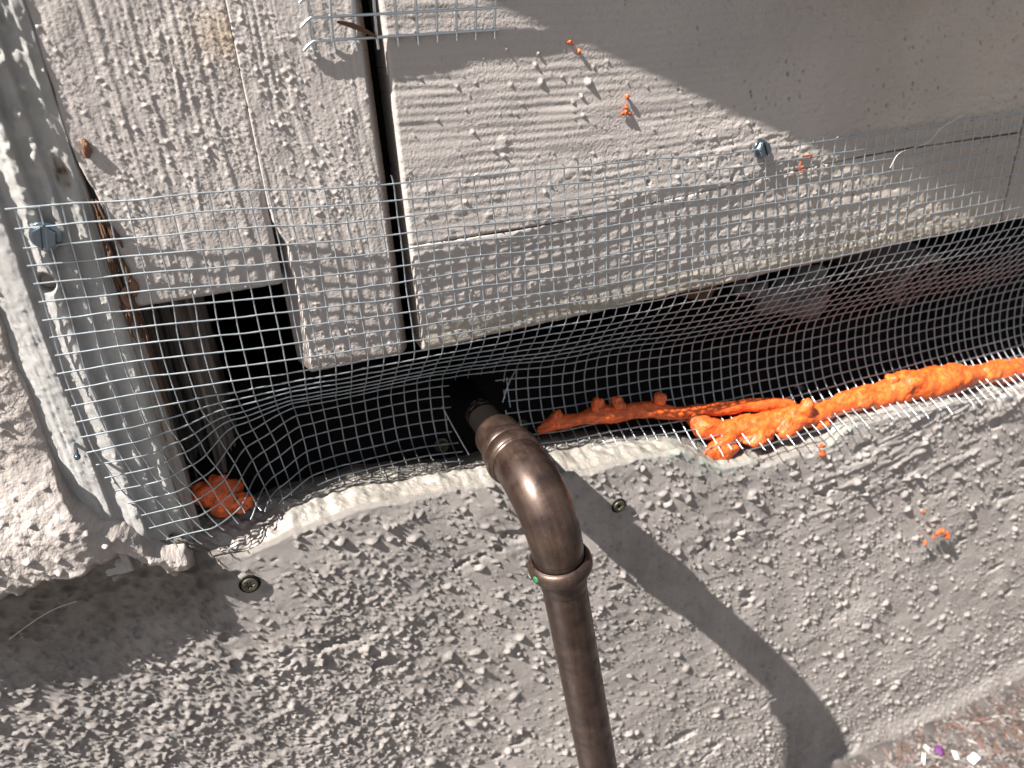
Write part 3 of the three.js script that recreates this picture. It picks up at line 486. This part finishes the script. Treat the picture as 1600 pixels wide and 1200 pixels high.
// ------------------------------------------------------------------ the wire mesh
const PITCH = 0.00635, WR = 0.0003;
{
  const yTop = [[-0.068, -0.0405], [0.06, -0.0475], [0.14, -0.0515], [0.225, -0.0535], [0.3, -0.0535], [0.5, -0.0505]];
  const zTop = [[-0.075, 0.0045], [-0.046, 0.0035], [-0.02, 0.0048], [0.01, 0.0058], [0.06, 0.006], [0.11, 0.0054], [0.15, 0.0036], [0.225, 0.0018], [0.3, 0.002], [0.5, 0.0026]];
  const zBot = [[-0.075, 0.0048], [-0.046, 0.0042], [-0.03, 0.0045], [0, 0.005], [0.06, 0.0042], [0.14, 0.0034], [0.225, 0.0034], [0.5, 0.0034]];
  const yDip = [[-0.075, -0.14], [-0.05, -0.142], [-0.03, -0.145], [0, -0.149], [0.05, -0.151], [0.1, -0.152], [0.15, -0.156], [0.25, -0.162], [0.35, -0.164], [0.5, -0.168]];
  const zDip = [[-0.075, 0.005], [-0.052, 0.0045], [-0.04, -0.002], [-0.02, -0.019], [0.005, -0.03], [0.05, -0.033], [0.1, -0.031], [0.15, -0.03], [0.25, -0.028], [0.35, -0.027], [0.5, -0.025]];
  const yLed = [[-0.075, -0.165], [-0.05, -0.168], [-0.035, -0.17], [0, -0.171], [0.05, -0.176], [0.1, -0.18], [0.15, -0.184], [0.2, -0.191], [0.25, -0.196], [0.3, -0.198], [0.35, -0.199], [0.42, -0.203], [0.5, -0.21]];
  const zLed = [[-0.075, 0.006], [-0.05, 0.005], [-0.035, -0.004], [-0.015, -0.022], [0.02, -0.031], [0.06, -0.032], [0.1, -0.03], [0.15, -0.027], [0.24, -0.021], [0.35, -0.019], [0.5, -0.017]];
  const yEnd = [[-0.075, -0.178], [-0.05, -0.18], [-0.035, -0.18], [0, -0.1788], [0.05, -0.183], [0.1, -0.1885], [0.15, -0.1955], [0.2, -0.2085], [0.25, -0.2145], [0.3, -0.2155], [0.35, -0.219], [0.42, -0.223], [0.5, -0.23]];
  const zEnd = [[-0.075, 0.008], [-0.05, 0.007], [-0.035, 0.001], [0, -0.012], [0.1, -0.012], [0.15, -0.009], [0.2, 0.002], [0.25, 0.01], [0.3, 0.0115], [0.5, 0.014]];
  const cache = new Map(), DS = PITCH / 4;
  function profile(u) {
    const key = Math.round(u * 1e6); if (cache.has(key)) return cache.get(key);
    const e = [[lut(yTop, u), lut(zTop, u)], [-0.08, (lut(zTop, u) * 0.45 + lut(zBot, u) * 0.55)], [-0.114, lut(zBot, u)], [(-0.114 + lut(yDip, u)) / 2, (lut(zBot, u) + lut(zDip, u)) / 2 + 0.001], [lut(yDip, u), lut(zDip, u)], [lut(yLed, u), lut(zLed, u)], [lut(yEnd, u), lut(zEnd, u)]];
    const cv = new THREE.CatmullRomCurve3(e.map(([y, z]) => V(0, y, z)), false, 'centripetal'), dense = cv.getPoints(240), out = [V(0, dense[0].y, dense[0].z)];
    let acc = 0, want = DS;
    for (let i = 1; i < dense.length; i++) { const d = dense[i].distanceTo(dense[i - 1]); while (acc + d >= want) { out.push(dense[i - 1].clone().lerp(dense[i], (want - acc) / d)); want += DS; } acc += d; }
    cache.set(key, out); return out;
  }
  const edgeX = [[-0.0405, 0], [-0.07, -0.0015], [-0.1, -0.0035], [-0.125, -0.003], [-0.145, 0.0], [-0.165, 0.008], [-0.185, 0.018]];
  function S(u, q) {                                           // u across at the top edge, q in quarter cells downwards
    const pr = profile(u), i = Math.min(pr.length - 1, q), p = pr[i].clone();
    const shift = lut(edgeX.map(([a, b]) => [-a, b]), -p.y) * (1 - sst(-0.06, 0.02, u));
    p.x = u + shift + 0.0005 * vn(u * 40, q * 0.06, 701); p.y += 0.0006 * vn(u * 25, q * 0.05, 702); p.z += 0.0006 * vn(u * 30, q * 0.07, 703); 
    if (p.x > -0.083 && p.x < -0.047) p.z = Math.max(p.z, 0.0034); else if (p.y > -0.113 && p.y < 0) p.z = Math.max(p.z, 0.0012);
    return p;
  }
  const rows = (u) => profile(u).length - 1;
  const inHole = (p) => p.x > 0.0775 + 0.002 * vn(p.y * 300, 1, 704) && p.x < 0.104 + 0.004 * vn(p.y * 200, 4, 705) && p.y < -0.1515;
  const w = thing('wire_mesh', 'galvanized square wire mesh screwed over the gap between boards and plinth', 'wire mesh');
  const u0 = -0.0655, nc = 122;
  const runs = (list) => { const out = []; let cur = []; for (const p of list) { if (inHole(p)) { if (cur.length > 2) out.push(cur); cur = []; } else cur.push(p); } if (cur.length > 2) out.push(cur); return out; };
  const node = (n) => (k) => WR * (1 + 0.3 * Math.max(0, Math.cos(k / n * 2 * Math.PI) - 0.6) / 0.4);
  const wire = (geos) => { const g = geos.length > 1 ? mergeGeometries(geos) : geos[0]; return add('wire', g, M.zinc, w); };
  for (let c = 0; c < nc; c++) {                                // upright wires
    const u = u0 + c * PITCH + rr(-0.00025, 0.00025), jz = rr(0, 6), list = [], n = rows(u), cut = Math.floor(rr(0, 5)); for (let q = 0; q <= n - cut; q++) { const p = S(u, q); p.x += 0.00018 * vn(q * 0.23, jz, 706); p.z += 0.0002 * (1 + vn(q * 0.31, jz, 707)); list.push(p); }
    if (u > 0.04 && rnd() < 0.75) { const a = list[0], L = rr(0.0008, 0.0032), b = rr(-0.0012, 0.0016); list.unshift(V(a.x + b * 0.4, a.y + L * 0.6, a.z + 0.0003)); list.unshift(V(a.x + b, a.y + L, a.z + rr(0, 0.0012))); }
    const e = list[list.length - 1], f = list[list.length - 2], k = rr(0.2, 1); list.push(e.clone().add(e.clone().sub(f).multiplyScalar(k * 1.2)).add(V(rr(-0.0006, 0.0006), 0, rr(0, 0.0005))));
    wire(runs(list).map((l) => tube(l, WR, 5)));
  }
  for (let r = 0; r < 34; r++) {                                // level wires
    let cur = [], groups = [];
    for (let k = -1; k <= (nc - 1) * 4 + 1; k++) {
      const u = u0 + k * DS; const q = r * 4; if (q > rows(u) - 1) { if (cur.length > 3) groups.push(cur); cur = []; continue; }
      const p = S(u, q); if (k === -1) p.x -= rr(-0.0006, 0.0012); p.y += 0.0002 * vn(k * 0.19, r * 3.7, 708); p.z += 0.0006; cur.push(p);
    }
    if (cur.length > 3) groups.push(cur);
    const gs = groups.flatMap((l) => runs(l)).map((l) => tube(l, node(4), 6)); if (gs.length) wire(gs);
  }
  // curled loose ends by the cut-out for the pipe
  for (const [a, b, c] of [[V(0.108, -0.147, -0.02), V(0.102, -0.149, -0.015), V(0.0975, -0.158, -0.012)], [V(0.103, -0.149, -0.019), V(0.1015, -0.151, -0.016), V(0.1015, -0.162, -0.013)], [V(0.0705, -0.158, -0.022), V(0.0735, -0.168, -0.02), V(0.079, -0.183, -0.014)]])
    add('loose_end', tube(new THREE.QuadraticBezierCurve3(a, b, c).getPoints(8), WR, 5), M.zinc, w);
  for (const pts of [[V(0.2457, -0.0592, 0.0042), V(0.2502, -0.0592, 0.0042), V(0.2506, -0.0608, 0.0042)], [V(0.2445, -0.0612, 0.0042), V(0.2441, -0.0655, 0.0042), V(0.2478, -0.0656, 0.0042)]])
    add('foam_smear', tube(pts, 0.0005, 6), M.foam, w);
}
// short strip of a heavier mesh at the top
{
  const s = thing('mesh_strip', 'short strip of heavier wire mesh bridging the upright gap at the top', 'wire mesh');
  const px = 0.0073, top = 0.06;
  const P = (x, t) => V(x + 0.001 * vn(t * 40, x * 30, 721), 0.0008 + t * 0.965, 0.0009 + t * 0.205 + 0.0004 * vn(x * 60, t * 50, 722) + 0.0012 * sst(0.05, 0.034, x));
  for (let c = 0; c < 10; c++) {
    const x = 0.0352 + c * px, l = []; for (let t = -0.0038; t <= top; t += 0.0018) { const p = P(x, t); if (t < 0) { p.z -= -t * 0.2; p.x += -t * 0.1; } l.push(p); }
    add('wire', tube(l, 0.00052, 6), M.heavy, s);
  }
  for (let r = 0; r < 8; r++) {
    const l = []; for (let x = 0.0352 - 0.003; x <= 0.1012 + 0.0025; x += 0.0018) { const p = P(x, r * px); p.z += 0.0006; const e = Math.max(0, 0.0352 - x); p.y -= e * 0.9; p.z -= e * 0.4; l.push(p); }
    add('wire', tube(l, 0.00052, 6), M.heavy, s);
  }
}

// ------------------------------------------------------------------ small things
tag(add('thread', tube(new THREE.CatmullRomCurve3([V(0.3412, -0.0502, 0.004), V(0.3345, -0.052, 0.0055), V(0.328, -0.0545, 0.005), V(0.3208, -0.0603, 0.0055), V(0.312, -0.0625, 0.005), V(0.3033, -0.0644, 0.0045), V(0.2999, -0.0707, 0.004)]).getPoints(40), 0.00011, 5), M.thread), 'pale thread caught on the top edge of the mesh at the right', 'thread');
tag(add('thread', tube(new THREE.CatmullRomCurve3([V(-0.117, -0.199, 0.009), V(-0.108, -0.194, 0.0095), V(-0.099, -0.1905, 0.0095), V(-0.091, -0.19, 0.009)]).getPoints(20), 0.0001, 5), M.thread), 'pale thread across the shaded rough stucco at the far left', 'thread');
tag(add('twig', tube(new THREE.CatmullRomCurve3([V(0.0437, 0.0062, 0.0034), V(0.0475, 0.0052, 0.0031), V(0.0515, 0.0036, 0.0029), V(0.0565, 0.001, 0.0026)]).getPoints(16), (k) => 0.0004 + 0.0005 * Math.sin(k / 16 * Math.PI), 7), M.raw), 'dark little twig stuck in the mesh strip beside the upright gap', 'twig');
// debris on the ground
{
  const geo = new THREE.DodecahedronGeometry(1, 0), N = 48000, cols = [[0.085, 0.066, 0.06], [0.062, 0.04, 0.032], [0.12, 0.105, 0.1], [0.08, 0.05, 0.042], [0.036, 0.03, 0.027], [0.2, 0.18, 0.165], [0.1, 0.058, 0.043], [0.1, 0.085, 0.08], [0.14, 0.12, 0.115]];
  const im = new THREE.InstancedMesh(geo, new THREE.MeshStandardMaterial({ color: 0xffffff, roughness: 0.9 }), N), m = new THREE.Matrix4(), q = new THREE.Quaternion(), e = new THREE.Euler();
  for (let k = 0; k < N; k++) {
    const s = 0.0004 + 0.0015 * rnd() ** 3, sl = rnd() < 0.3 ? 4 : 1.2; e.set(rr(-0.3, 0.3), rr(0, 6.3), rr(-0.3, 0.3)); q.setFromEuler(e);
    m.compose(V(rr(0.3, 1), -0.5225 + rr(-0.0012, 0.0012), 0.004 + 0.17 * rnd()), q, V(s * sl, s * 0.6, s)); im.setMatrixAt(k, m);
    const c = cols[Math.floor(rnd() * cols.length)], b = rr(0.7, 1.2); im.setColorAt(k, new THREE.Color(c[0] * b, c[1] * b, c[2] * b));
  }
  im.name = 'grit'; im.userData = { kind: 'stuff', label: 'grit and dry plant crumbs strewn over the ground at the wall foot', category: 'grit' }; im.castShadow = im.receiveShadow = true; scene.add(im);
  const white = new THREE.MeshStandardMaterial({ color: new THREE.Color(0.6, 0.59, 0.56), roughness: 0.7 }), leafM = new THREE.MeshStandardMaterial({ color: new THREE.Color(0.1, 0.045, 0.032), roughness: 0.8 }), pet = new THREE.MeshStandardMaterial({ color: new THREE.Color(0.09, 0.02, 0.1), roughness: 0.6 });
  const chip = (x, z, l, w, t, turn, label) => { const g = new THREE.BoxGeometry(l, t, w, 3, 1, 2), p = g.attributes.position; for (let i = 0; i < p.count; i++) { p.setX(i, p.getX(i) * (1 + 0.3 * vn(p.getZ(i) * 900, x * 90, 731))); p.setY(i, p.getY(i) + 0.0004 * vn(p.getX(i) * 600, p.getZ(i) * 600, 732)); } g.computeVertexNormals(); const o = add('paint_chip', g, white); o.position.set(x, -0.5205, z); o.rotation.set(0.15, turn, 0.1); tag(o, label, 'chip', 'white chips on the ground'); };
  chip(0.426, 0.0416, 0.0062, 0.0028, 0.001, 1.2, 'white square chip on the ground just right of the purple petal');
  chip(0.402, 0.034, 0.0085, 0.0022, 0.001, 0.7, 'long narrow white chip on the ground left of the purple petal');
  chip(0.436, 0.049, 0.0075, 0.0055, 0.0014, 0.2, 'largest white chip on the ground at the bottom edge');
  chip(0.412, 0.028, 0.004, 0.0022, 0.001, 1.9, 'tiny white chip on the ground above the purple petal');
  const pg = lump(0, 0, 0, 0.0036, 0.0014, 0.0032, 0.8, 97, 12), po = add('petal', pg, pet); po.position.set(0.4174, -0.5195, 0.0336); tag(po, 'crumpled purple petal on the ground near the wall', 'petal');
  const leaf = (x, z, L, turn, label) => { const pts = []; for (let i = 0; i <= 8; i++) { const t = i / 8 - 0.5; pts.push(V(Math.cos(turn) * t * L + 0.001 * t * t * 8, 0.0016 * Math.cos(t * 3) - 0.0005, Math.sin(turn) * t * L)); } const o = add('dry_leaf', tube(pts, (i) => 0.0002 + 0.0011 * Math.sin(Math.PI * i / 8), 6), leafM); o.position.set(x, -0.5205, z); tag(o, label, 'dry leaf', 'dry leaves on the ground'); };
  leaf(0.4485, 0.0245, 0.013, 1.0, 'curled reddish dry leaf on the ground close to the wall foot');
  leaf(0.452, 0.042, 0.016, 2.1, 'long reddish dry leaf on the ground right of the white chips');
  leaf(0.472, 0.028, 0.012, 0.3, 'short reddish dry leaf on the ground furthest right');
}
// sloping plank of a ramp rail above the wall: it throws the broad shade on the upper boards
{
  const r = add('sloping_plank', new THREE.BoxGeometry(1.4, 0.3, 0.02), new THREE.MeshStandardMaterial({ color: new THREE.Color(0.34, 0.31, 0.29), roughness: 0.6, bumpMap: woodT, bumpScale: 0.0003 })); tag(r, 'sloping plank standing off the boards above the picture, shading the upper right', 'plank');
  const a = -Math.atan2(0.1239, 0.2911), off = 0.03; r.rotation.z = a;
  const along = V(Math.cos(a), Math.sin(a), 0), up = V(-Math.sin(a), Math.cos(a), 0);
  r.position.copy(V(0.1028 - 3.6 * off, 0.0078 + 4.6 * off, off - 0.01)).addScaledVector(along, -0.35).addScaledVector(up, 0.15);
}
renderer.render(scene, camera);
